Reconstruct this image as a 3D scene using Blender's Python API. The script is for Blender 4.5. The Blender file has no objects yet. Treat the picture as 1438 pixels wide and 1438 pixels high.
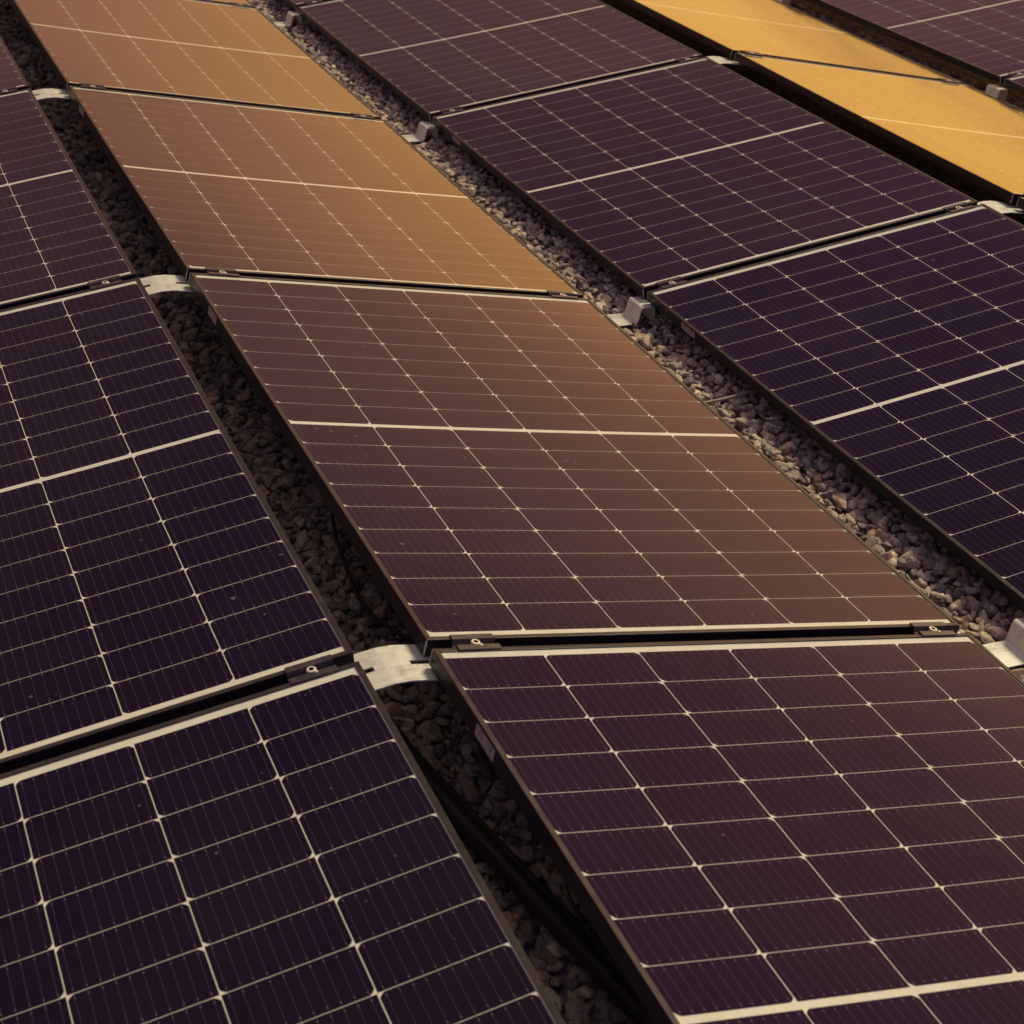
import bpy, math, random
import numpy as np
from mathutils import Matrix, Vector
S = bpy.context.scene
COL = S.collection
rng = np.random.default_rng(7)
random.seed(7)

# ------------------------------------------------------------------ camera
cd = bpy.data.cameras.new('camera')
cam = bpy.data.objects.new('camera', cd); COL.objects.link(cam)
cf = Vector((0.375067, 0.846449, -0.377953)); cr = Vector((0.922523, -0.380836, 0.062571)); cu = Vector((0.090975, 0.372139, 0.923708))
M = Matrix.Identity(4)
for i in range(3):
    M[i][0] = cr[i]; M[i][1] = cu[i]; M[i][2] = -cf[i]
M.translation = Vector((-0.942224, -0.595474, 1.833012))
cam.matrix_world = M
cd.sensor_width = 36; cd.sensor_fit = 'HORIZONTAL'; cd.lens = 1.7238775 * 36
cd.shift_x = 0.0090; cd.shift_y = -0.2049
cd.clip_start = 0.05; cd.clip_end = 600
cd.dof.use_dof = True; cd.dof.focus_distance = 4.1; cd.dof.aperture_fstop = 9.0
S.camera = cam
S.render.resolution_x = 1024; S.render.resolution_y = 1024

# ------------------------------------------------------------------ world
GLOW_AZ, SUN_AZ, SUN_EL = 58.0, 62.0, 52.0
w = bpy.data.worlds.new('World'); S.world = w; w.use_nodes = True
wt = w.node_tree; wn = wt.nodes; wl = wt.links; wn.clear()
wout = wn.new('ShaderNodeOutputWorld')
tc = wn.new('ShaderNodeTexCoord'); sep = wn.new('ShaderNodeSeparateXYZ'); wl.new(tc.outputs['Generated'], sep.inputs[0])
def wm(op, a, b=None, c=None, clamp=False):
    n = wn.new('ShaderNodeMath'); n.operation = op; n.use_clamp = clamp
    for i, s in enumerate((a, b, c)):
        if s is None: continue
        if isinstance(s, (int, float)): n.inputs[i].default_value = s
        else: wl.new(s, n.inputs[i])
    return n.outputs[0]
el = wm('MULTIPLY', wm('ARCSINE', sep.outputs['Z']), 2 / math.pi, clamp=True)   # 0 horizon .. 1 zenith
# soft cloud streaks so that the gradient is not perfectly even
nz = wn.new('ShaderNodeTexNoise'); nz.inputs['Scale'].default_value = 2.2; nz.inputs['Detail'].default_value = 4
mp = wn.new('ShaderNodeMapping'); mp.inputs['Scale'].default_value = (1, 1, 4); wl.new(tc.outputs['Generated'], mp.inputs[0]); wl.new(mp.outputs[0], nz.inputs['Vector'])
el2 = wm('ADD', el, wm('MULTIPLY', wm('SUBTRACT', nz.outputs['Fac'], 0.5), 0.045))
gx, gy = math.sin(math.radians(GLOW_AZ)), math.cos(math.radians(GLOW_AZ))
hor = wm('SQRT', wm('ADD', wm('MULTIPLY', sep.outputs['X'], sep.outputs['X']), wm('ADD', wm('MULTIPLY', sep.outputs['Y'], sep.outputs['Y']), 1e-4)))
caz = wm('DIVIDE', wm('ADD', wm('MULTIPLY', sep.outputs['X'], gx), wm('MULTIPLY', sep.outputs['Y'], gy)), hor)
def ramp(stops, fac):
    r = wn.new('ShaderNodeValToRGB'); r.color_ramp.interpolation = 'B_SPLINE' if False else 'LINEAR'
    e = r.color_ramp.elements
    e[0].position = stops[0][0] / 90; e[0].color = (*stops[0][1], 1)
    e[1].position = stops[-1][0] / 90; e[1].color = (*stops[-1][1], 1)
    for p, c in stops[1:-1]:
        k = e.new(p / 90); k.color = (*c, 1)
    wl.new(fac, r.inputs[0]); return r.outputs[0]
GLOW = [(0, (1.97, 1.03, .18)), (5, (2.02, 1.03, .19)), (9, (2.6, 1.34, .26)), (12, (2.85, 1.32, .35)), (14, (1.85, .81, .32)), (17, (1.10, .50, .31)), (20, (.72, .32, .27)),
        (23, (.45, .19, .20)), (26, (.36, .155, .20)), (31, (.22, .10, .22)), (38, (.08, .04, .12)), (50, (.12, .08, .12)), (64, (.70, .60, .44)), (90, (.95, .82, .60))]
AWAY = [(0, (1.1, .52, .20)), (5, (.98, .46, .18)), (9, (.74, .33, .17)), (12, (.58, .25, .16)), (14, (.50, .21, .16)), (17, (.27, .13, .125)), (20, (.205, .11, .118)),
        (23, (.175, .095, .11)), (26, (.135, .073, .10)), (31, (.09, .047, .09)), (38, (.07, .035, .11)), (50, (.12, .08, .12)), (64, (.70, .60, .44)), (90, (.95, .82, .60))]
az = wn.new('ShaderNodeMapRange'); az.interpolation_type = 'LINEAR'; az.inputs['From Min'].default_value = math.cos(math.radians(50)); az.inputs['From Max'].default_value = math.cos(math.radians(5))
wl.new(caz, az.inputs['Value'])
mx = wn.new('ShaderNodeMix'); mx.data_type = 'RGBA'; wl.new(wm('POWER', az.outputs[0], 1.5), mx.inputs['Factor']); wl.new(ramp(AWAY, el2), mx.inputs['A']); wl.new(ramp(GLOW, el2), mx.inputs['B'])
# the sky behind the camera, away from the glow, is a violet dusk
bk = wn.new('ShaderNodeMapRange'); bk.interpolation_type = 'SMOOTHSTEP'; bk.inputs['From Min'].default_value = .25; bk.inputs['From Max'].default_value = -.45
wl.new(sep.outputs['Y'], bk.inputs['Value'])
mxb = wn.new('ShaderNodeMix'); mxb.data_type = 'RGBA'; wl.new(bk.outputs[0], mxb.inputs['Factor']); wl.new(mx.outputs['Result'], mxb.inputs['A']); mxb.inputs['B'].default_value = (.33, .265, .45, 1)
bg = wn.new('ShaderNodeBackground'); wl.new(mxb.outputs['Result'], bg.inputs['Color']); bg.inputs['Strength'].default_value = 1.0
sky = wn.new('ShaderNodeTexSky'); sky.sky_type = 'NISHITA'; sky.sun_disc = False
sky.sun_elevation = math.radians(SUN_EL); sky.sun_rotation = math.radians(SUN_AZ); sky.dust_density = 4
tint = wn.new('ShaderNodeMix'); tint.data_type = 'RGBA'; tint.blend_type = 'MULTIPLY'; tint.inputs['Factor'].default_value = 1
wl.new(sky.outputs[0], tint.inputs['A']); tint.inputs['B'].default_value = (1.0, .55, .45, 1)
bg2 = wn.new('ShaderNodeBackground'); wl.new(tint.outputs['Result'], bg2.inputs['Color']); bg2.inputs['Strength'].default_value = 0.002
ad = wn.new('ShaderNodeAddShader'); wl.new(bg.outputs[0], ad.inputs[0]); wl.new(bg2.outputs[0], ad.inputs[1]); wl.new(ad.outputs[0], wout.inputs[0])

# ------------------------------------------------------------------ sun (low, veiled by thin cloud, from the right)
sd = bpy.data.lights.new('sun', 'SUN'); sd.energy = 3.3; sd.angle = math.radians(16); sd.color = (1.0, .91, .58)
so = bpy.data.objects.new('sun', sd); COL.objects.link(so)
a, e = math.radians(SUN_AZ), math.radians(SUN_EL)
dv = Vector((math.sin(a) * math.cos(e), math.cos(a) * math.cos(e), math.sin(e)))
so.rotation_euler = dv.to_track_quat('Z', 'Y').to_euler(); so.location = dv * 20
S.view_settings.view_transform = 'Standard'; S.view_settings.look = 'None'; S.view_settings.exposure = 0; S.view_settings.gamma = 1

# ------------------------------------------------------------------ materials
def mat(name):
    m = bpy.data.materials.new(name); m.use_nodes = True
    return m, m.node_tree, m.node_tree.nodes['Principled BSDF']
def math_(nt, op, a, b=None, c=None, clamp=False):
    n = nt.nodes.new('ShaderNodeMath'); n.operation = op; n.use_clamp = clamp
    for i, s in enumerate((a, b, c)):
        if s is None: continue
        if isinstance(s, (int, float)): n.inputs[i].default_value = s
        else: nt.links.new(s, n.inputs[i])
    return n.outputs[0]
def mixc(nt, f, a, b):
    n = nt.nodes.new('ShaderNodeMix'); n.data_type = 'RGBA'
    for k, s in (('Factor', f), ('A', a), ('B', b)):
        if isinstance(s, (int, float)): n.inputs[k].default_value = s
        elif isinstance(s, tuple): n.inputs[k].default_value = (*s, 1)
        else: nt.links.new(s, n.inputs[k])
    return n.outputs['Result']
def noise(nt, scale, detail=2, vec=None, rough=.5, coord='Object'):
    n = nt.nodes.new('ShaderNodeTexNoise'); n.inputs['Scale'].default_value = scale; n.inputs['Detail'].default_value = detail; n.inputs['Roughness'].default_value = rough
    if vec is None:
        t = nt.nodes.new('ShaderNodeTexCoord'); vec = t.outputs[coord]
    nt.links.new(vec, n.inputs['Vector']); return n.outputs['Fac']
def mrange(nt, v, a, b, c=0., d=1.):
    n = nt.nodes.new('ShaderNodeMapRange'); nt.links.new(v, n.inputs['Value'])
    n.inputs['From Min'].default_value = a; n.inputs['From Max'].default_value = b; n.inputs['To Min'].default_value = c; n.inputs['To Max'].default_value = d
    return n.outputs[0]
def shifted(nt):       # object coordinates moved by a random amount per object, so copies differ
    t = nt.nodes.new('ShaderNodeTexCoord'); o = nt.nodes.new('ShaderNodeObjectInfo')
    v = nt.nodes.new('ShaderNodeVectorMath'); v.operation = 'ADD'; nt.links.new(t.outputs['Object'], v.inputs[0])
    c = nt.nodes.new('ShaderNodeCombineXYZ'); k = math_(nt, 'MULTIPLY', o.outputs['Random'], 97.0)
    nt.links.new(k, c.inputs[0]); nt.links.new(k, c.inputs[2]); nt.links.new(c.outputs[0], v.inputs[1])
    return v.outputs[0], o.outputs['Random']

COAT_IOR = 1.42
def glass(nt, p, vec):
    p.inputs['Coat Weight'].default_value = 1.0; p.inputs['Coat IOR'].default_value = COAT_IOR
    r = mrange(nt, noise(nt, 3.0, 3, vec), .3, .7, .07, .11); nt.links.new(r, p.inputs['Coat Roughness'])
    bn = nt.nodes.new('ShaderNodeBump'); bn.inputs['Strength'].default_value = .012; bn.inputs['Distance'].default_value = .002
    nt.links.new(noise(nt, 9.0, 2, vec), bn.inputs['Height']); nt.links.new(bn.outputs[0], p.inputs['Coat Normal'])
def dust(nt, vec, base):
    # faint film of dust, drifting heavier in cloudy patches, plus specks and dried droplets
    film = math_(nt, 'MULTIPLY', mrange(nt, noise(nt, 2.6, 5, vec, .65), .4, .75), .009)
    c = mixc(nt, film, base, (.50, .40, .34))
    v = nt.nodes.new('ShaderNodeTexVoronoi'); v.inputs['Scale'].default_value = 30; ds = nt.nodes.new('ShaderNodeTexNoise'); ds.inputs['Scale'].default_value = 160; nt.links.new(vec, ds.inputs['Vector'])
    dm = nt.nodes.new('ShaderNodeVectorMath'); dm.operation = 'MULTIPLY_ADD'; nt.links.new(ds.outputs['Color'], dm.inputs[0]); dm.inputs[1].default_value = (.011, .011, 0); nt.links.new(vec, dm.inputs[2])
    nt.links.new(dm.outputs[0], v.inputs['Vector'])
    thr = math_(nt, 'MULTIPLY', math_(nt, 'POWER', noise(nt, 31, 0, vec), 4.5), .32)
    s = math_(nt, 'LESS_THAN', v.outputs['Distance'], thr)
    return mixc(nt, math_(nt, 'MULTIPLY', s, .16), c, (.50, .40, .34))

M_CELL, nt, p = mat('cell_silicon')
vec, orand = shifted(nt)
uv = nt.nodes.new('ShaderNodeUVMap'); uv.uv_map = 'cell'
su = nt.nodes.new('ShaderNodeSeparateXYZ'); nt.links.new(uv.outputs[0], su.inputs[0])
at = nt.nodes.new('ShaderNodeAttribute'); at.attribute_name = 'tone'
wn1 = nt.nodes.new('ShaderNodeTexWhiteNoise'); wn1.noise_dimensions = '2D'
cmb = nt.nodes.new('ShaderNodeCombineXYZ'); nt.links.new(at.outputs['Fac'], cmb.inputs[0]); nt.links.new(orand, cmb.inputs[1]); nt.links.new(cmb.outputs[0], wn1.inputs['Vector'])
cell = mixc(nt, wn1.outputs['Value'], (.0066, .0032, .0112), (.0086, .0039, .0098))
t = math_(nt, 'MULTIPLY', su.outputs['X'], 10.0)
d = math_(nt, 'ABSOLUTE', math_(nt, 'SUBTRACT', math_(nt, 'FRACT', t), 0.5))         # 0 on the busbar
dy = math_(nt, 'ABSOLUTE', math_(nt, 'SUBTRACT', su.outputs['Y'], 0.5))
pad = math_(nt, 'MULTIPLY', math_(nt, 'LESS_THAN', d, .042), math_(nt, 'MULTIPLY', math_(nt, 'GREATER_THAN', dy, .405), math_(nt, 'LESS_THAN', dy, .44)))
bar = math_(nt, 'LESS_THAN', d, .023)
cell = mixc(nt, math_(nt, 'MULTIPLY', bar, .24), cell, (.145, .115, .145))
cell = mixc(nt, math_(nt, 'MULTIPLY', pad, .45), cell, (.24, .17, .15))
nt.links.new(dust(nt, vec, cell), p.inputs['Base Color'])
p.inputs['Roughness'].default_value = .5; p.inputs['Specular IOR Level'].default_value = 0
glass(nt, p, vec)

M_BACK, nt, p = mat('white_backsheet')
vec, _ = shifted(nt)
f = mrange(nt, noise(nt, 22, 5, vec, .7), .35, .75, 0, .30)
nt.links.new(mixc(nt, f, (.57, .54, .44), (.27, .22, .185)), p.inputs['Base Color'])
p.inputs['Roughness'].default_value = .6; p.inputs['Specular IOR Level'].default_value = .2
glass(nt, p, vec)

M_FRAME, nt, p = mat('black_anodised_aluminium')
vec, _ = shifted(nt)
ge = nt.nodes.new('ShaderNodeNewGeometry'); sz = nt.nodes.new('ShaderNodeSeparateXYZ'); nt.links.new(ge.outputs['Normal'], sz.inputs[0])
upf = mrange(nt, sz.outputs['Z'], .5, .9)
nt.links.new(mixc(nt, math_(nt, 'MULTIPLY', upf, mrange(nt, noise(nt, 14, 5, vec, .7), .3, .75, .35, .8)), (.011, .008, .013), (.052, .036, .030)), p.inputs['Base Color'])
p.inputs['Metallic'].default_value = .0; p.inputs['Specular IOR Level'].default_value = .25
nt.links.new(mrange(nt, noise(nt, 40, 3, vec), .3, .7, .28, .42), p.inputs['Roughness'])

M_CLAMP, nt, p = mat('black_clamp_metal')
nt.links.new(mixc(nt, mrange(nt, noise(nt, 60, 4), .45, .7, 0, .5), (.020, .013, .018), (.07, .05, .05)), p.inputs['Base Color']); p.inputs['Roughness'].default_value = .42

M_STEEL, nt, p = mat('bolt_steel')
p.inputs['Base Color'].default_value = (.74, .66, .52, 1); p.inputs['Metallic'].default_value = .35; p.inputs['Roughness'].default_value = .38
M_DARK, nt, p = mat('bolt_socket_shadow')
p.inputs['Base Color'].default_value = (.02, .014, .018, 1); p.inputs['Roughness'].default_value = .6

M_GALV, nt, p = mat('galvanised_sheet')
tcn = nt.nodes.new('ShaderNodeTexCoord'); mpn = nt.nodes.new('ShaderNodeMapping'); mpn.inputs['Scale'].default_value = (1, 14, 1)
nt.links.new(tcn.outputs['Object'], mpn.inputs[0])
st = noise(nt, 18, 4, mpn.outputs[0], .6)
vo = nt.nodes.new('ShaderNodeTexVoronoi'); vo.inputs['Scale'].default_value = 60; nt.links.new(tcn.outputs['Object'], vo.inputs['Vector'])
cc = mixc(nt, mrange(nt, st, .3, .7, 0, 1), (.56, .53, .46), (.70, .67, .58))
cc = mixc(nt, math_(nt, 'MULTIPLY', vo.outputs['Color'], .10), cc, (.40, .37, .34))
cc = mixc(nt, mrange(nt, noise(nt, 25, 5, tcn.outputs['Object'], .7), .50, .74, 0, .7), cc, (.26, .21, .17))
nt.links.new(cc, p.inputs['Base Color']); p.inputs['Metallic'].default_value = .3
nt.links.new(mrange(nt, st, .3, .7, .32, .5), p.inputs['Roughness'])

M_LABEL, nt, p = mat('label_paper')
uvn = nt.nodes.new('ShaderNodeUVMap'); uvn.uv_map = 'UVMap'; sp = nt.nodes.new('ShaderNodeSeparateXYZ'); nt.links.new(uvn.outputs[0], sp.inputs[0])
wb = nt.nodes.new('ShaderNodeTexWhiteNoise'); wb.noise_dimensions = '1D'; nt.links.new(math_(nt, 'FLOOR', math_(nt, 'MULTIPLY', sp.outputs['X'], 46)), wb.inputs['W'])
inb = math_(nt, 'MULTIPLY', math_(nt, 'GREATER_THAN', sp.outputs['Y'], .35), math_(nt, 'MULTIPLY', math_(nt, 'GREATER_THAN', sp.outputs['X'], .1), math_(nt, 'LESS_THAN', sp.outputs['X'], .9)))
code = math_(nt, 'MULTIPLY', math_(nt, 'GREATER_THAN', wb.outputs['Value'], .5), inb)
nt.links.new(mixc(nt, math_(nt, 'MULTIPLY', code, .6), (.30, .27, .25), (.04, .03, .04)), p.inputs['Base Color']); p.inputs['Roughness'].default_value = .6

M_CABLE, nt, p = mat('black_rubber')
p.inputs['Base Color'].default_value = (.012, .008, .012, 1); p.inputs['Roughness'].default_value = .55
M_GREEN, nt, p = mat('green_rubber')
p.inputs['Base Color'].default_value = (.02, .05, .022, 1); p.inputs['Roughness'].default_value = .5
M_ROD, nt, p = mat('weathered_rod')
nt.links.new(mixc(nt, noise(nt, 30, 4), (.15, .10, .085), (.30, .21, .17)), p.inputs['Base Color']); p.inputs['Roughness'].default_value = .6

M_STONE, nt, p = mat('river_gravel')
tcn = nt.nodes.new('ShaderNodeTexCoord'); vec = tcn.outputs['Object']
at = nt.nodes.new('ShaderNodeAttribute'); at.attribute_name = 'tone'
r = nt.nodes.new('ShaderNodeValToRGB'); nt.links.new(at.outputs['Fac'], r.inputs[0]); e_ = r.color_ramp.elements
stops = [(0, (.07, .053, .062)), (.2, (.20, .150, .140)), (.42, (.42, .315, .255)), (.60, (.60, .455, .34)), (.74, (.56, .35, .21)), (.84, (.76, .57, .37)), (.94, (.78, .63, .45)), (1, (.84, .71, .53))]
e_[0].color = (*stops[0][1], 1); e_[1].color = (*stops[-1][1], 1)
for q, c in stops[1:-1]:
    k = e_.new(q); k.color = (*c, 1)
m1 = mixc(nt, mrange(nt, noise(nt, 70, 6, vec, .75), .36, .66, 0, .8), r.outputs[0], (.11, .083, .078))
v2 = nt.nodes.new('ShaderNodeVectorMath'); v2.operation = 'SCALE'; v2.inputs['Scale'].default_value = 1
wv = nt.nodes.new('ShaderNodeTexWave'); wv.inputs['Scale'].default_value = 38; wv.inputs['Distortion'].default_value = 9; wv.inputs['Detail'].default_value = 3; wv.inputs['Detail Scale'].default_value = 2; nt.links.new(vec, wv.inputs['Vector'])
m1 = mixc(nt, mrange(nt, wv.outputs['Fac'], .72, .95, 0, .28), m1, (.60, .48, .42))
nt.links.new(m1, p.inputs['Base Color']); p.inputs['Roughness'].default_value = .72
bn = nt.nodes.new('ShaderNodeBump'); bn.inputs['Strength'].default_value = .8; bn.inputs['Distance'].default_value = .004
nt.links.new(noise(nt, 220, 5, vec, .7), bn.inputs['Height']); nt.links.new(bn.outputs[0], p.inputs['Normal'])

M_GROUND, nt, p = mat('gravel_ground')
tcn = nt.nodes.new('ShaderNodeTexCoord'); v = nt.nodes.new('ShaderNodeTexVoronoi'); v.inputs['Scale'].default_value = 34; nt.links.new(tcn.outputs['Object'], v.inputs['Vector'])
g = nt.nodes.new('ShaderNodeSeparateColor'); nt.links.new(v.outputs['Color'], g.inputs[0])
nt.links.new(mixc(nt, g.outputs[0], (.07, .05, .065), (.22, .16, .18)), p.inputs['Base Color']); p.inputs['Roughness'].default_value = .85
bn = nt.nodes.new('ShaderNodeBump'); bn.inputs['Strength'].default_value = 1; bn.inputs['Distance'].default_value = .012; bn.invert = True
nt.links.new(v.outputs['Distance'], bn.inputs['Height']); nt.links.new(bn.outputs[0], p.inputs['Normal'])

# ------------------------------------------------------------------ mesh helper
class MB:
    def __init__(s): s.v = []; s.f = []; s.m = []; s.uv = []; s.tone = []
    def quad(s, pts, m=0, uv=None, tone=0.):
        n = len(s.v); s.v += [tuple(q) for q in pts]; s.f.append(tuple(range(n, n + len(pts)))); s.m.append(m)
        s.uv += list(uv) if uv else [(0, 0)] * len(pts); s.tone.append(tone)
    def box(s, x0, x1, y0, y1, z0, z1, m=0, ny=1, warp=None):
        W_ = warp or (lambda q: q)
        n = len(s.v); ys = [y0 + (y1 - y0) * i / ny for i in range(ny + 1)]
        for y in ys: s.v += [W_((x0, y, z0)), W_((x1, y, z0)), W_((x1, y, z1)), W_((x0, y, z1))]
        for i in range(ny):
            a_ = n + 4 * i; b_ = a_ + 4
            for k in range(4):
                s.f.append((a_ + k, b_ + k, b_ + (k + 1) % 4, a_ + (k + 1) % 4)[::1]); s.m.append(m); s.uv += [(0, 0)] * 4; s.tone.append(0)
        s.f.append((n, n + 1, n + 2, n + 3)); s.f.append(tuple(n + 4 * ny + k for k in (3, 2, 1, 0))); s.m += [m, m]; s.uv += [(0, 0)] * 8; s.tone += [0, 0]
    def build(s, name, mats, parent=None, smooth=False, bevel=0, uvname='UVMap', fix=True):
        me = bpy.data.meshes.new(name); me.from_pydata(s.v, [], s.f)
        for m in mats: me.materials.append(m)
        me.polygons.foreach_set('material_index', s.m)
        ul = me.uv_layers.new(name=uvname); ul.data.foreach_set('uv', np.array(s.uv, 'f').ravel())
        ta = me.attributes.new('tone', 'FLOAT', 'FACE'); ta.data.foreach_set('value', np.array(s.tone, 'f'))
        if smooth: me.polygons.foreach_set('use_smooth', [True] * len(s.f))
        me.update()
        if fix:
            import bmesh
            bm = bmesh.new(); bm.from_mesh(me); bmesh.ops.recalc_face_normals(bm, faces=bm.faces)
            if bevel: bmesh.ops.bevel(bm, geom=list(bm.edges), offset=bevel, segments=2, affect='EDGES', profile=.7, clamp_overlap=True)
            bm.to_mesh(me); bm.free()
        o = bpy.data.objects.new(name, me); COL.objects.link(o)
        if parent: o.parent = parent
        return o
def empty(name, label, cat, group=None):
    o = bpy.data.objects.new(name, None); COL.objects.link(o); o.empty_display_size = .1
    tag(o, label, cat, group); return o
def tag(o, label, cat, group=None, kind=None):
    if label: o['label'] = label
    if cat: o['category'] = cat
    if group: o['group'] = group
    if kind: o['kind'] = kind
    return o

# ------------------------------------------------------------------ layout
W, L = 1.134, 1.722
T = 0.1598437; GR = 0.1257; GV = 0.1872; GAP = 0.0284
PITCH = L + GAP
CW, SW = W * math.cos(T), W * math.sin(T)
STRIP = {  # x of the left edge, z of the left edge, slope sign (+1 rises to the right), shift along the row
    'A': (-GR - CW, -.0060, 1, .0106), 'B': (0, SW, -1, 0.), 'C': (CW + GV, -.0001, 1, .0062),
    'D': (2 * CW + GV + GR, SW + .0156, -1, 0.), 'E': (3 * CW + 2 * GV + GR, .0322, 1, -.0085)}
ROWS = {'A': range(0, 5), 'B': range(0, 5), 'C': range(0, 5), 'D': range(1, 5), 'E': range(1, 5)}
Z_STONE = -0.088
def sag(u, v):
    s = 2 * v / L - 1; q = 2 * u / W - 1
    return .00276 * (1 - s * s), .00377 * (1 - s * s) * (1 - q * q)

# ------------------------------------------------------------------ solar panel prototype
LIP, FH = .0098, .030
def wf(q): return (q[0], q[1], q[2] - sag(0, q[1])[0])
def make_panel():
    root = empty('solar_panel', 'x', 'solar panel')
    f = MB(); t = .0022
    f.box(0, LIP, 0, L, 0, .0014, ny=20, warp=wf); f.box(W - LIP, W, 0, L, 0, .0014, ny=20, warp=wf)          # lips on the long sides
    f.box(0, t, 0, L, -FH, -.0001, ny=20, warp=wf); f.box(W - t, W, 0, L, -FH, -.0001, ny=20, warp=wf)             # webs
    f.box(t + .0001, .028, 0.004, L - .004, -FH + .0002, -FH + .002, ny=20, warp=wf); f.box(W - .028, W - t - .0001, .004, L - .004, -FH + .0002, -FH + .002, ny=20, warp=wf)
    for y0, y1, a0, a1 in ((0.0001, LIP, .0002, t), (L - LIP, L - .0001, L - t, L - .0002)):
        f.box(LIP + .0002, W - LIP - .0002, y0, y1, -.0001, .00135); f.box(t + .0001, W - t - .0001, a0, a1, -FH + .0003, -.0002)
    f.box(-.0006, .0012, -.0009, .0007, -FH + .0005, -.0006, 1); f.box(-.0006, .0012, L - .0007, L + .0009, -FH + .0005, -.0006, 1)
    fr = f.build('frame', [M_FRAME, M_GALV], root, fix=True)
    mb = fr.modifiers.new('edge', 'BEVEL'); mb.width = .0006; mb.segments = 2; mb.limit_method = 'ANGLE'
    c = MB(); E0 = .004
    def P(u, v, dz=0.):
        a_, b_ = sag(u, v); return (u, v, -.0012 - a_ - b_ + dz)
    CP, RP, HM = .1854, .09210, .0070
    cw, ch = .1838, .0909
    us = [E0 + (W - 2 * E0) * i / 12 for i in range(13)]; vs = [E0 + (L - 2 * E0) * i / 36 for i in range(37)]
    for i in range(12):
        for j in range(36):
            c.quad([P(us[i], vs[j]), P(us[i + 1], vs[j]), P(us[i + 1], vs[j + 1]), P(us[i], vs[j + 1])], 0)
    ck = .0088; n = 0
    for half in (0, 1):
        for r_ in range(9):
            v0 = (L / 2 + HM + r_ * RP) if half else (L / 2 - HM - r_ * RP - ch)
            for k in range(6):
                n += 1
                u0 = W / 2 + (k - 2.5) * CP - cw / 2; u1, v1 = u0 + cw, v0 + ch
                far = (k % 2 == 1)
                def arc(cx_, cy_, a0, a1):
                    pA = (cx_ + ck * math.cos(a0), cy_ + ck * math.sin(a0)); pB = (cx_ + ck * math.cos(a1), cy_ + ck * math.sin(a1))
                    out = []
                    for i in range(4):          # a chamfer with a slight outward curve
                        f_ = i / 3; ar = a0 + (a1 - a0) * f_; lx, ly = pA[0] + (pB[0] - pA[0]) * f_, pA[1] + (pB[1] - pA[1]) * f_
                        out.append((.6 * lx + .4 * (cx_ + ck * math.cos(ar)), .6 * ly + .4 * (cy_ + ck * math.sin(ar))))
                    return out
                H = math.pi / 2
                if far: pts = [(u0, v0), (u1, v0)] + arc(u1 - ck, v1 - ck, 0, H) + arc(u0 + ck, v1 - ck, H, 2 * H)
                else: pts = arc(u0 + ck, v0 + ck, 2 * H, 3 * H) + arc(u1 - ck, v0 + ck, 3 * H, 4 * H) + [(u1, v1), (u0, v1)]
                c.quad([P(x, y, .00012) for x, y in pts], 1, [((x - u0) / cw, (y - v0) / ch) for x, y in pts], n * .618 % 1)
    c.build('cell_sheet', [M_BACK, M_CELL], root, uvname='cell', fix=False)
    lb = MB(); lb.box(-.0006, 0, L - .28, L - .205, -.026, -.006)
    # outward face carries a strip of bars
    lb.quad([(-.0008, L - .279, -.0255), (-.0008, L - .206, -.0255), (-.0008, L - .206, -.0065), (-.0008, L - .279, -.0065)], 0, [(0, 0), (1, 0), (1, 1), (0, 1)])
    lb.build('label_sticker', [M_LABEL], root, fix=False)
    jb = MB(); jb.box(W / 2 - .05, W / 2 + .05, L / 2 - .03, L / 2 + .03, -.026, -.009); jb.build('junction_box', [M_CABLE], root)
    return root
proto = make_panel()
def copy_tree(o):
    r = o.copy(); COL.objects.link(r)
    for ch in list(o.children):
        c = ch.copy(); COL.objects.link(c); c.parent = r
    return r

ORD = ['nearest', 'second', 'third', 'fourth', 'fifth']
STRIPTXT = {'A': 'dark row at the left edge', 'B': 'brown tinted row left of the middle', 'C': 'dark row right of the middle', 'D': 'glowing orange row', 'E': 'dark row in the top right corner'}
LABELS = {
 ('A', 0): 'near black solar panel filling the lower left corner', ('A', 1): 'near black solar panel at the left edge, behind the lower left one',
 ('A', 2): 'dark solar panel at the upper left edge, between two ridge brackets', ('A', 3): 'dark sliver of solar panel in the top left corner by the far bracket',
 ('A', 4): 'dark solar panel beyond the top left corner panel',
 ('B', 0): 'largest brown solar panel in the lower right foreground', ('B', 1): 'brown solar panel in the middle of the photo, bright bar across its centre',
 ('B', 2): 'copper brown solar panel at upper left, behind the central brown one', ('B', 3): 'light golden brown solar panel along the top left of the photo',
 ('B', 4): 'sliver of golden solar panel cut by the top edge of the photo',
 ('C', 0): 'dark solar panel just off the lower right, beside the gravel', ('C', 1): 'blackish solar panel at the right edge beside the gravel valley',
 ('C', 2): 'whole dark purple solar panel at upper right, left of the orange panels', ('C', 3): 'dark mauve solar panel at the top centre of the photo',
 ('C', 4): 'dark solar panel behind the top centre mauve one',
 ('D', 1): 'orange solar panel just off the right edge, nearest of its row', ('D', 2): 'glowing orange solar panel cut by the right edge of the photo',
 ('D', 3): 'glowing orange solar panel cut by the top edge of the photo', ('D', 4): 'orange solar panel beyond the one at the top edge',
 ('E', 1): 'dark solar panel just off the right edge beyond the orange row', ('E', 2): 'corner of dark solar panel at the right edge beyond the orange panels',
 ('E', 3): 'dark solar panel in the top right corner of the photo', ('E', 4): 'dark solar panel behind the top right corner one'}
first = True
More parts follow.
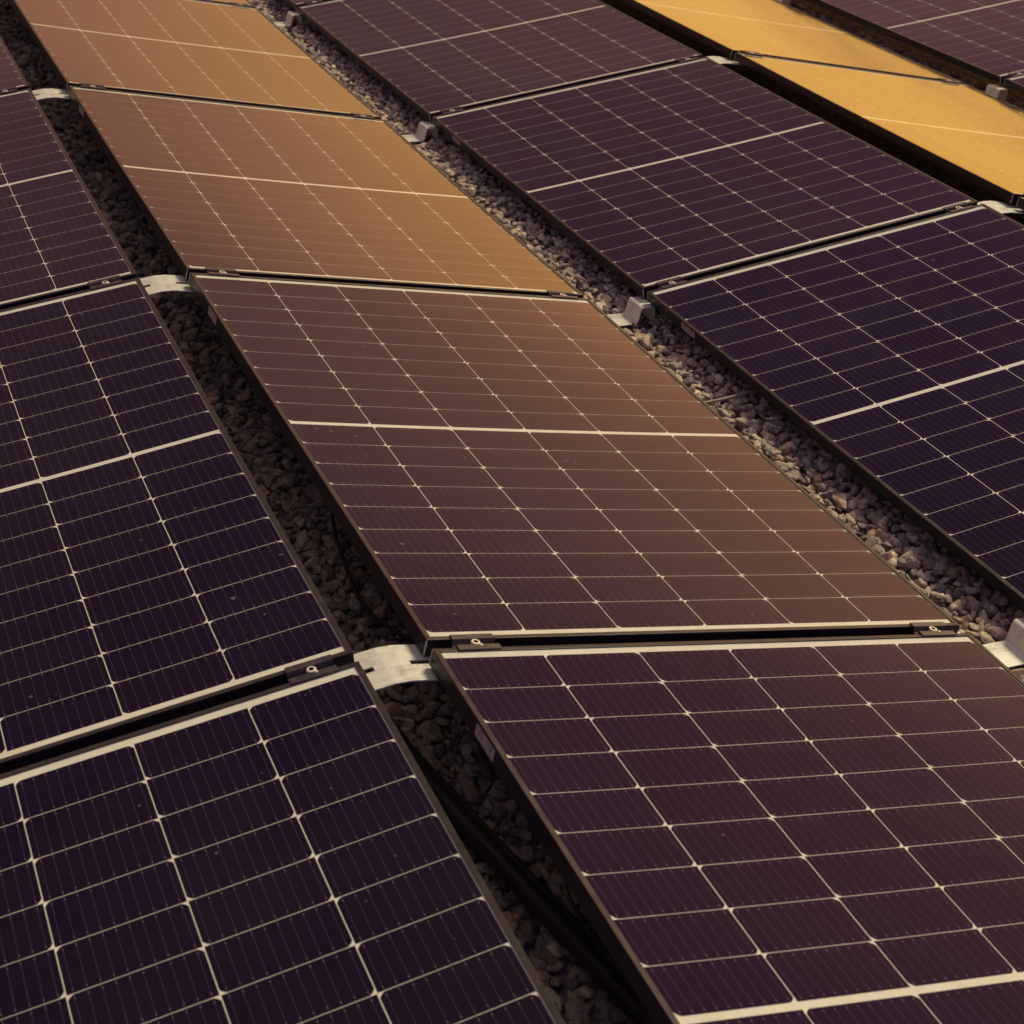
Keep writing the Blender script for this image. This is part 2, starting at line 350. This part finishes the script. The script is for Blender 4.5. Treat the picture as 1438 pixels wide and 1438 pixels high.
for s in 'ABCDE':
    x0, z0, sg, oy = STRIP[s]
    for r_ in ROWS[s]:
        o = proto if first else copy_tree(proto); first = False
        jr = random.Random(ord(s) * 31 + r_)
        o.location = (x0, r_ * PITCH + oy, z0)
        o.rotation_euler = (math.radians(jr.uniform(-.05, .05)), -sg * T, 0)
        if s in 'DE' or r_ == 3:
            for ch in list(o.children):
                if ch.name.startswith('label_sticker'): bpy.data.objects.remove(ch)
        tag(o, LABELS[(s, r_)], 'solar panel', 'solar panels in slanted rows over the gravel')

# ------------------------------------------------------------------ clamps over the seams
def make_clamp():
    root = empty('panel_clamp', 'x', 'clamp')
    c = MB(); hw = .040; g = GAP / 2; t = .0028; z = .0018
    # profile across the seam: flange, drop, tray, rise, flange
    prof = [(-g - .009, z), (-g + .0035, z), (-g + .0065, -.009), (g - .0065, -.009), (g - .0035, z), (g + .009, z)]
    up = [(y, zz + t) for y, zz in prof]
    up[2] = (-g + .0065 + t, -.009 + t); up[3] = (g - .0065 - t, -.009 + t); up[1] = (-g + .0035 + t * .6, z + t); up[4] = (g - .0035 - t * .6, z + t)
    for i in range(5):
        a_, b_ = prof[i], prof[i + 1]; A_, B_ = up[i], up[i + 1]
        c.quad([(-hw, *A_), (hw, *A_), (hw, *B_), (-hw, *B_)]); c.quad([(-hw, *a_), (-hw, *b_), (hw, *b_), (hw, *a_)])
        c.quad([(-hw, *a_), (-hw, *A_), (-hw, *B_), (-hw, *b_)]); c.quad([(hw, *a_), (hw, *b_), (hw, *B_), (hw, *A_)])
    for k in (0, 5): c.quad([(-hw, *prof[k]), (hw, *prof[k]), (hw, *up[k]), (-hw, *up[k])])
    c.build('clamp_plate', [M_CLAMP], root)
    # socket head bolt: an open ring with a dark recess, standing in the tray
    b = MB(); N = 20; ro, ri = .0082, .0045; zt = .0045
    def ring(r0, z0_, r1, z1_, m=0):
        for i in range(N):
            a0, a1 = 2 * math.pi * i / N, 2 * math.pi * (i + 1) / N
            b.quad([(r0 * math.cos(a0), r0 * math.sin(a0), z0_), (r0 * math.cos(a1), r0 * math.sin(a1), z0_), (r1 * math.cos(a1), r1 * math.sin(a1), z1_), (r1 * math.cos(a0), r1 * math.sin(a0), z1_)], m)
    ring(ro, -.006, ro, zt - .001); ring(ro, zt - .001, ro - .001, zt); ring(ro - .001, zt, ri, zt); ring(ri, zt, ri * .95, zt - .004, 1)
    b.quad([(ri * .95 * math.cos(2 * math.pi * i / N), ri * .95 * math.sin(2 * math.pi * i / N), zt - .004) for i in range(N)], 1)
    b.build('bolt', [M_STEEL, M_DARK], root, fix=False)
    rv = MB(); N = 10
    rv.quad([(.006 + .0022 * math.cos(2 * math.pi * i / N), -.011 + .0022 * math.sin(2 * math.pi * i / N), z + t + .0012) for i in range(N)])
    for i in range(N):
        a0, a1 = 2 * math.pi * i / N, 2 * math.pi * (i + 1) / N
        rv.quad([(.006 + .0022 * math.cos(a0), -.011 + .0022 * math.sin(a0), z + t + .0012), (.006 + .003 * math.cos(a0), -.011 + .003 * math.sin(a0), z + t), (.006 + .003 * math.cos(a1), -.011 + .003 * math.sin(a1), z + t), (.006 + .0022 * math.cos(a1), -.011 + .0022 * math.sin(a1), z + t + .0012)])
    rv.build('rivet', [M_STEEL], root, fix=False)
    return root
cl0 = make_clamp(); first = True
SEAMTXT = {'A': 'left edge', 'B': 'brown', 'C': 'right hand dark', 'D': 'orange', 'E': 'top right'}
for s in 'ABCDE':
    x0, z0, sg, oy = STRIP[s]
    for r_ in ROWS[s]:
        if r_ == ROWS[s][0]: continue
        for end, u in (('left', .083), ('right', W - .078)):
            o = cl0 if first else copy_tree(cl0); first = False
            u += random.uniform(-.004, .004)
            o.location = (x0 + u * math.cos(T), r_ * PITCH + oy - GAP / 2, z0 + sg * u * math.sin(T))
            o.rotation_euler = (0, -sg * T, math.radians(random.uniform(-1.2, 1.2)))
            which = {1: 'first', 2: 'second', 3: 'third', 4: 'fourth'}[r_]
            tag(o, f'black bolted clamp at {end} end of {which} seam from front between {SEAMTXT[s]} panels', 'clamp', 'clamps over the seams between panels')

# ------------------------------------------------------------------ light blockers added under the seams, stop light leaking through the gaps
blocker0 = None
for s in 'ABCDE':
    x0, z0, sg, oy = STRIP[s]
    for r_ in ROWS[s]:
        if r_ == ROWS[s][0]: continue
        if blocker0 is None:
            m = MB(); m.box(.11, W - .11, -.034, .034, -.0615, -FH - .0015); m.box(.11, W - .11, -.036, -.0345, -.064, -.052)
            o = blocker0 = m.build('seam_light_blocker', [M_CLAMP])
        else:
            o = blocker0.copy(); COL.objects.link(o)
        o.location = (x0, r_ * PITCH + oy - GAP / 2, z0); o.rotation_euler = (0, -sg * T, 0)
        which = {1: 'first', 2: 'second', 3: 'third', 4: 'fourth'}[r_]
        tag(o, f'added black light blocker deep in the {which} seam from front between {SEAMTXT[s]} panels', 'rail', 'added light blockers under the seams')

# ------------------------------------------------------------------ sheet metal brackets
def strip_sheet(name, prof, hw, t, slots=(), mats=(M_GALV,)):
    """a bent sheet: profile in x-z swept along y; slots = (x from, x to, half width) cut as real gaps"""
    c = MB(); P = [np.array(q, float) for q in prof]
    # normals per profile vertex
    N_ = []
    for i in range(len(P)):
        d_ = P[min(i + 1, len(P) - 1)] - P[max(i - 1, 0)]; d_ /= np.linalg.norm(d_); N_.append(np.array([-d_[1], d_[0]]))
    Q = [q - n_ * t for q, n_ in zip(P, N_)]
    def band(i, y0, y1, ea, eb):
        a_, b_, A_, B_ = P[i], P[i + 1], Q[i], Q[i + 1]
        c.quad([(a_[0], y0, a_[1]), (b_[0], y0, b_[1]), (b_[0], y1, b_[1]), (a_[0], y1, a_[1])])
        c.quad([(A_[0], y0, A_[1]), (A_[0], y1, A_[1]), (B_[0], y1, B_[1]), (B_[0], y0, B_[1])])
        c.quad([(a_[0], y0, a_[1]), (A_[0], y0, A_[1]), (B_[0], y0, B_[1]), (b_[0], y0, b_[1])])
        c.quad([(a_[0], y1, a_[1]), (b_[0], y1, b_[1]), (B_[0], y1, B_[1]), (A_[0], y1, A_[1])])
        if ea: c.quad([(a_[0], y0, a_[1]), (a_[0], y1, a_[1]), (A_[0], y1, A_[1]), (A_[0], y0, A_[1])])
        if eb: c.quad([(b_[0], y0, b_[1]), (B_[0], y0, B_[1]), (B_[0], y1, B_[1]), (b_[0], y1, b_[1])])
    for i in range(len(P) - 1):
        xm = (P[i][0] + P[i + 1][0]) / 2; sl = [s_ for s_ in slots if s_[0] < xm < s_[1]]
        if sl: h = sl[0][2]; band(i, -hw, -h, 1, 1); band(i, h, hw, 1, 1)
        else: band(i, -hw, hw, 1, 1)
    o = c.build(name, list(mats), None, fix=False)
    return o
def bend(pts, rad, n=5):
    """round the corners of a polyline"""
    out = [pts[0]]
    for i in range(1, len(pts) - 1):
        p0, p1, p2 = (np.array(q, float) for q in pts[i - 1:i + 2])
        a_ = (p0 - p1) / np.linalg.norm(p0 - p1); b_ = (p2 - p1) / np.linalg.norm(p2 - p1)
        for k in range(n + 1):
            f_ = k / n; q = (1 - f_) ** 2 * (p1 + a_ * rad) + 2 * f_ * (1 - f_) * p1 + f_ ** 2 * (p1 + b_ * rad); out.append(tuple(q))
    out.append(pts[-1]); return out
tn = math.tan(T)
# ridge bracket: origin at the middle of the gap, z = level of frame underside at the gap edges
hg = GR / 2
ridge_prof = [(-hg - .075, -.075 * tn - .001), (-hg - .001, -.001), (-hg + .019, .0015), (-.014, .0125), (.014, .0125), (hg - .019, .0015), (hg + .001, -.001), (hg + .075, -.075 * tn - .001)]
ridge_prof = [(-hg - .12, -.12 * tn - .0015), (-.014, (hg - .014) * tn * .9 - .0015), (.014, (hg - .014) * tn * .9 - .0015), (hg + .12, -.12 * tn - .0015)]
rp = bend(ridge_prof, .003, 3)
# extra stations where the slots begin
def insert(pr, xs):
    pr = [tuple(q) for q in pr]
    for x in xs:
        for i in range(len(pr) - 1):
            if pr[i][0] < x < pr[i + 1][0]:
                f_ = (x - pr[i][0]) / (pr[i + 1][0] - pr[i][0]); pr.insert(i + 1, (x, pr[i][1] + f_ * (pr[i + 1][1] - pr[i][1]))); break
    return pr
rp = insert(rp, (-hg + .030, hg - .032))
def legs(root, hw, x, ztop, zbot, name='leg'):
    l = MB(); l.box(x - .002, x + .002, -hw, hw, zbot, ztop); return l.build(name, [M_GALV], root)
def make_ridge():
    root = empty('ridge_bracket', 'x', 'bracket')
    o = strip_sheet('top_plate', rp, .054, .0025, slots=((-hg - .28, -hg + .030, .0062), (hg - .032, hg + .28, .0062))); o.parent = root
    for sgn in (-1, 1):
        x = sgn * (hg + .115); l = MB(); l.box(x - .0015, x + .0015, -.03, .03, -SW - .045, -.023); l.build('leg', [M_CLAMP], root)
    return root
vg = GV / 2
zf = -.0015       # frame underside at the valley edges (origin)
# valley bracket: base plate in the middle, riser and rounded shoulder on each side, flange under each frame
vp = [(-vg - .060, zf - .060 * -tn - .0), (-vg + .026, zf + .0), (-vg + .048, zf - .046), (vg - .048, zf - .046), (vg - .026, zf + .0), (vg + .060, zf + .060 * tn)]
vp = [(-vg - .012, zf - .004), (-vg + .030, zf - .004), (-vg + .042, zf - .048), (vg - .040, zf - .048), (vg - .030, zf + .000), (vg + .012, zf - .003)]
def make_valley():
    root = empty('valley_bracket', 'x', 'bracket')
    pr = bend(vp, .009, 6)
    o = strip_sheet('base_plate', pr, .041, .0025, slots=((vg - .018, vg + .08, .005),)); o.parent = root
    for q in o.data.polygons: q.use_smooth = False
    for sgn in (-1, 1):
        l = MB(); x = sgn * (vg + .0135); l.box(x - .0012, x + .0012, -.038, .038, zf - .05, zf - .0055); l.build('support_web', [M_GALV], root)
    return root
def place(root, x, y, z): root.location = (x, y, z); return root
rb = make_ridge(); first = True
RT = {('AB', 1): 'large pale ridge bracket joining the black and brown panels in the foreground', ('AB', 2): 'pale ridge bracket at the left, second nearest between black and brown panels',
      ('AB', 3): 'small pale ridge bracket near the top left corner', ('AB', 4): 'ridge bracket beyond the top left corner between the left rows',
      ('CD', 1): 'ridge bracket off the right edge below the orange row', ('CD', 2): 'pale ridge bracket at the right edge below the nearer orange panel',
      ('CD', 3): 'small pale ridge bracket at the near corner of the farther orange panel', ('CD', 4): 'ridge bracket beyond the top edge between dark and orange rows'}
fz = FH / math.cos(T)
for pair, x, z, rows in (('AB', -GR / 2, SW - .003, (1, 2, 3, 4)), ('CD', 2 * CW + GV + GR / 2, SW + .008, (2, 3, 4))):
    for r_ in rows:
        o = rb if first else copy_tree(rb); first = False
        place(o, x, r_ * PITCH - GAP / 2 + .004, z - fz); tag(o, RT[(pair, r_)], 'bracket', 'ridge brackets joining the high edges of panels')
vb = make_valley(); first = True
VT = {('BC', 1): 'stepped metal bracket at the right edge on the gravel, nearest of all', ('BC', 2): 'stepped pale bracket on the gravel between the central brown and dark panels',
      ('BC', 3): 'stepped bracket on the gravel at upper centre, small and pale', ('BC', 4): 'tiny stepped bracket on the gravel at the top edge of the photo',
      ('DE', 3): 'tiny bracket below the top right dark panels beside the orange ones', ('DE', 2): 'bracket off the right edge beyond the orange row', ('DE', 4): 'bracket beyond the top edge right of the orange row'}
for pair, x, z, rows in (('BC', CW + GV / 2, -.0002, (1, 2, 3, 4)), ('DE', 3 * CW + 1.5 * GV + GR, .024, (2, 3, 4))):
    for r_ in rows:
        o = vb if first else copy_tree(vb); first = False
        place(o, x, r_ * PITCH - GAP / 2 + .002, z - FH); tag(o, VT[(pair, r_)], 'bracket', 'stepped valley brackets at the low edges of panels')

# ------------------------------------------------------------------ cables and rods
def tube(name, pts, r, m, n=10):
    cu_ = bpy.data.curves.new(name, 'CURVE'); cu_.dimensions = '3D'; cu_.bevel_depth = r; cu_.bevel_resolution = 3; cu_.use_fill_caps = True
    sp_ = cu_.splines.new('NURBS'); sp_.points.add(len(pts) - 1); sp_.use_endpoint_u = True; sp_.order_u = 3; sp_.resolution_u = 10
    for q, pt in zip(sp_.points, pts): q.co = (*pt, 1)
    tmp = bpy.data.objects.new(name, cu_); me = bpy.data.meshes.new_from_object(tmp); me.name = name; bpy.data.objects.remove(tmp); bpy.data.curves.remove(cu_)
    me.materials.clear(); me.materials.append(m); me.polygons.foreach_set('use_smooth', [True] * len(me.polygons))
    o = bpy.data.objects.new(name, me); COL.objects.link(o); return o
zs = Z_STONE
tag(tube('conduit', [(-.03, 1.86, zs + .035), (-.012, 1.648, zs + .038), (.008, 1.538, zs + .038), (.026, 1.45, zs + .04), (.055, 1.30, zs + .038), (.086, 1.14, zs + .038), (.13, .95, zs + .035), (.2, .7, zs + .03)], .017, M_CABLE), 'thick black conduit lying across the dark gravel at the bottom', 'conduit')
tag(tube('cable', [(-.01, 1.80, zs + .03), (.035, 1.55, zs + .032), (.058, 1.42, zs + .034), (.09, 1.25, zs + .04), (.13, 1.08, zs + .036), (.22, .8, zs + .03)], .006, M_CABLE), 'thin black cable running beside the thick conduit', 'cable')
tag(tube('cable', [(.14, 1.70, -.01), (.096, 1.662, -.035), (.090, 1.640, -.04), (.084, 1.628, -.045), (.062, 1.612, -.05), (.055, 1.605, -.065)], .0028, M_CABLE), 'small black cable loop on dark gravel beside the foreground panel', 'cable')
tag(tube('cable', [(.16, 2.75, -.03), (.108, 2.617, -.045), (.084, 2.512, -.05), (.072, 2.424, -.052), (.063, 2.339, -.055), (.055, 2.257, -.055), (.07, 2.15, -.055), (.16, 2.0, -.06)], .0045, M_CABLE), 'black cable on dark gravel beside the central brown panel', 'cable')
tag(tube('cable', [(.14, 1.48, -.03), (.096, 1.368, -.04), (.088, 1.271, -.045), (.092, 1.193, -.045), (.13, 1.08, -.05)], .0026, M_GREEN), 'thin green cable hanging under the foreground panel edge', 'cable')
tag(tube('rod', [(-.25, 3.06, -.055), (-.013, 3.037, -.052), (.11, 3.015, -.05), (.36, 2.98, -.055)], .0028, M_ROD), 'thin grey rod across the dark gravel in the left gap', 'rod')
tag(tube('stick', [(1.12, 2.895, -.066), (1.175, 2.902, -.062), (1.237, 2.901, -.058), (1.29, 2.908, -.054), (1.33, 2.920, -.054), (1.40, 2.915, -.062)], .0042, M_ROD), 'thin bent brown stick across the gravel in the right gap', 'stick')

# ------------------------------------------------------------------ ground and gravel
g = MB(); g.quad([(-150, -150, -.115), (150, -150, -.115), (150, 150, -.115), (-150, 150, -.115)]); tag(g.build('gravel_ground', [M_GROUND], None, fix=False), None, None, kind='structure')

def ico(level):
    import bmesh
    bm = bmesh.new(); bmesh.ops.create_icosphere(bm, subdivisions=level, radius=1.0)
    v_ = np.array([q.co[:] for q in bm.verts]); f_ = np.array([[q.index for q in k.verts] for k in bm.faces]); bm.free(); return v_, f_
def rand_rot(n):
    q = rng.normal(size=(n, 4)); q /= np.linalg.norm(q, axis=1)[:, None]; a_, b_, c_, d_ = q.T
    return np.stack([1 - 2 * (c_ * c_ + d_ * d_), 2 * (b_ * c_ - a_ * d_), 2 * (b_ * d_ + a_ * c_), 2 * (b_ * c_ + a_ * d_), 1 - 2 * (b_ * b_ + d_ * d_), 2 * (c_ * d_ - a_ * b_), 2 * (b_ * d_ - a_ * c_), 2 * (c_ * d_ + a_ * b_), 1 - 2 * (b_ * b_ + c_ * c_)], 1).reshape(n, 3, 3)
def stones(x0, x1, y0, y1, pitch, level, z):
    bv, bf = ico(level); V = []; F = []; TN = []; off = 0
    # a dozen irregular pebble shapes: facets cut off by random planes, then dents
    shapes = []
    for _ in range(14):
        v_ = bv.copy()
        for _k in range(9):
            d_ = rng.normal(size=3); d_ /= np.linalg.norm(d_); h = rng.uniform(.52, .85); t_ = v_ @ d_; v_ = v_ - np.outer(np.maximum(t_ - h, 0) * .96, d_)
        for _k in range(3):
            d_ = rng.normal(size=3); ph = rng.uniform(0, 6); v_ = v_ * (1 + .07 * np.sin(v_ @ d_ * 3 + ph))[:, None]
        shapes.append(v_)
    for layer, (dz, keep) in enumerate(((-.016, 1.0), (0.0, 1.0), (.008, .35))):
        nx = max(1, int((x1 - x0) / pitch)); ny = int((y1 - y0) / pitch)
        gx_, gy_ = np.meshgrid(np.arange(nx), np.arange(ny)); n = nx * ny
        X = x0 + (gx_.ravel() + .5 * (gy_.ravel() % 2) + rng.uniform(-.1, .9, n)) * pitch; Y = y0 + (gy_.ravel() + rng.uniform(0, 1, n)) * pitch
        onp = np.abs((Y + GAP / 2 - .002 + PITCH / 2) % PITCH - PITCH / 2) < .056
        k = (rng.uniform(size=n) < keep) & ~(onp & (X > CW - .01) & (X < CW + GV + .02)); X, Y = X[k], Y[k]; n = len(X)
        size = pitch * np.clip(rng.lognormal(-.55, .30, n), .27, .88)
        sc = np.stack([size * rng.uniform(1.0, 1.5, n), size * rng.uniform(.75, 1.05, n), size * rng.uniform(.5, .85, n)], 1)
        R = rand_rot(n); Zc = z + dz - .010 + rng.uniform(-.004, .004, n)
        sh = rng.integers(0, len(shapes), n)
        B_ = np.stack(shapes)[sh] * sc[:, None, :]
        P_ = np.einsum('nij,nkj->nki', R, B_); P_[..., 2] *= .8
        P_ += np.stack([X, Y, Zc], 1)[:, None, :]
        nv = bv.shape[0]
        V.append(P_.reshape(-1, 3)); F.append((bf[None] + (np.arange(n) * nv)[:, None, None] + off).reshape(-1, 3)); off += n * nv
        tone = np.clip(rng.beta(1.4, 1.7, n) + (rng.uniform(size=n) < .05) * .35, 0, 1); TN.append(np.repeat(tone, nv))
    return np.concatenate(V), np.concatenate(F), np.concatenate(TN)
parts = []; off = 0
VX = CW + GV / 2; VX2 = 3 * CW + 1.5 * GV + GR
for (x0, x1, y0, y1, pitch, lv, z) in (
        (-.22, .40, -.2, 3.6, .0245, 3, Z_STONE - .006), (-.22, .40, 3.6, 9.5, .029, 2, Z_STONE - .006),
        (CW - .05, CW + GV + .25, 1.0, 4.2, .0230, 3, Z_STONE + .009), (CW - .05, CW + GV + .22, 4.2, 9.5, .025, 2, Z_STONE + .009),
        (VX2 - .22, VX2 + .24, 2.0, 9.5, .032, 2, Z_STONE), (2 * CW + GV - .06, 2 * CW + GV + GR + .40, 2.5, 9.5, .036, 2, Z_STONE)):
    v_, f_, t_ = stones(x0, x1, y0, y1, pitch, lv, z); parts.append((v_, f_ + off, t_)); off += len(v_)
V = np.concatenate([q[0] for q in parts]); F = np.concatenate([q[1] for q in parts]); TT = np.concatenate([q[2] for q in parts])
# keep the bracket base plates clear of stones
me = bpy.data.meshes.new('gravel'); me.vertices.add(len(V)); me.vertices.foreach_set('co', V.astype('f').ravel())
me.loops.add(F.size); me.loops.foreach_set('vertex_index', F.astype('i').ravel())
me.polygons.add(len(F)); me.polygons.foreach_set('loop_start', np.arange(0, F.size, 3, dtype='i')); me.polygons.foreach_set('loop_total', np.full(len(F), 3, 'i'))
me.polygons.foreach_set('use_smooth', np.ones(len(F), bool))
ta = me.attributes.new('tone', 'FLOAT', 'POINT'); ta.data.foreach_set('value', TT.astype('f')); me.update(calc_edges=True)
me.materials.append(M_STONE)
go = bpy.data.objects.new('gravel', me); COL.objects.link(go); tag(go, 'loose rounded gravel stones between the panel rows', 'gravel', kind='stuff')
print('gravel verts', len(V))
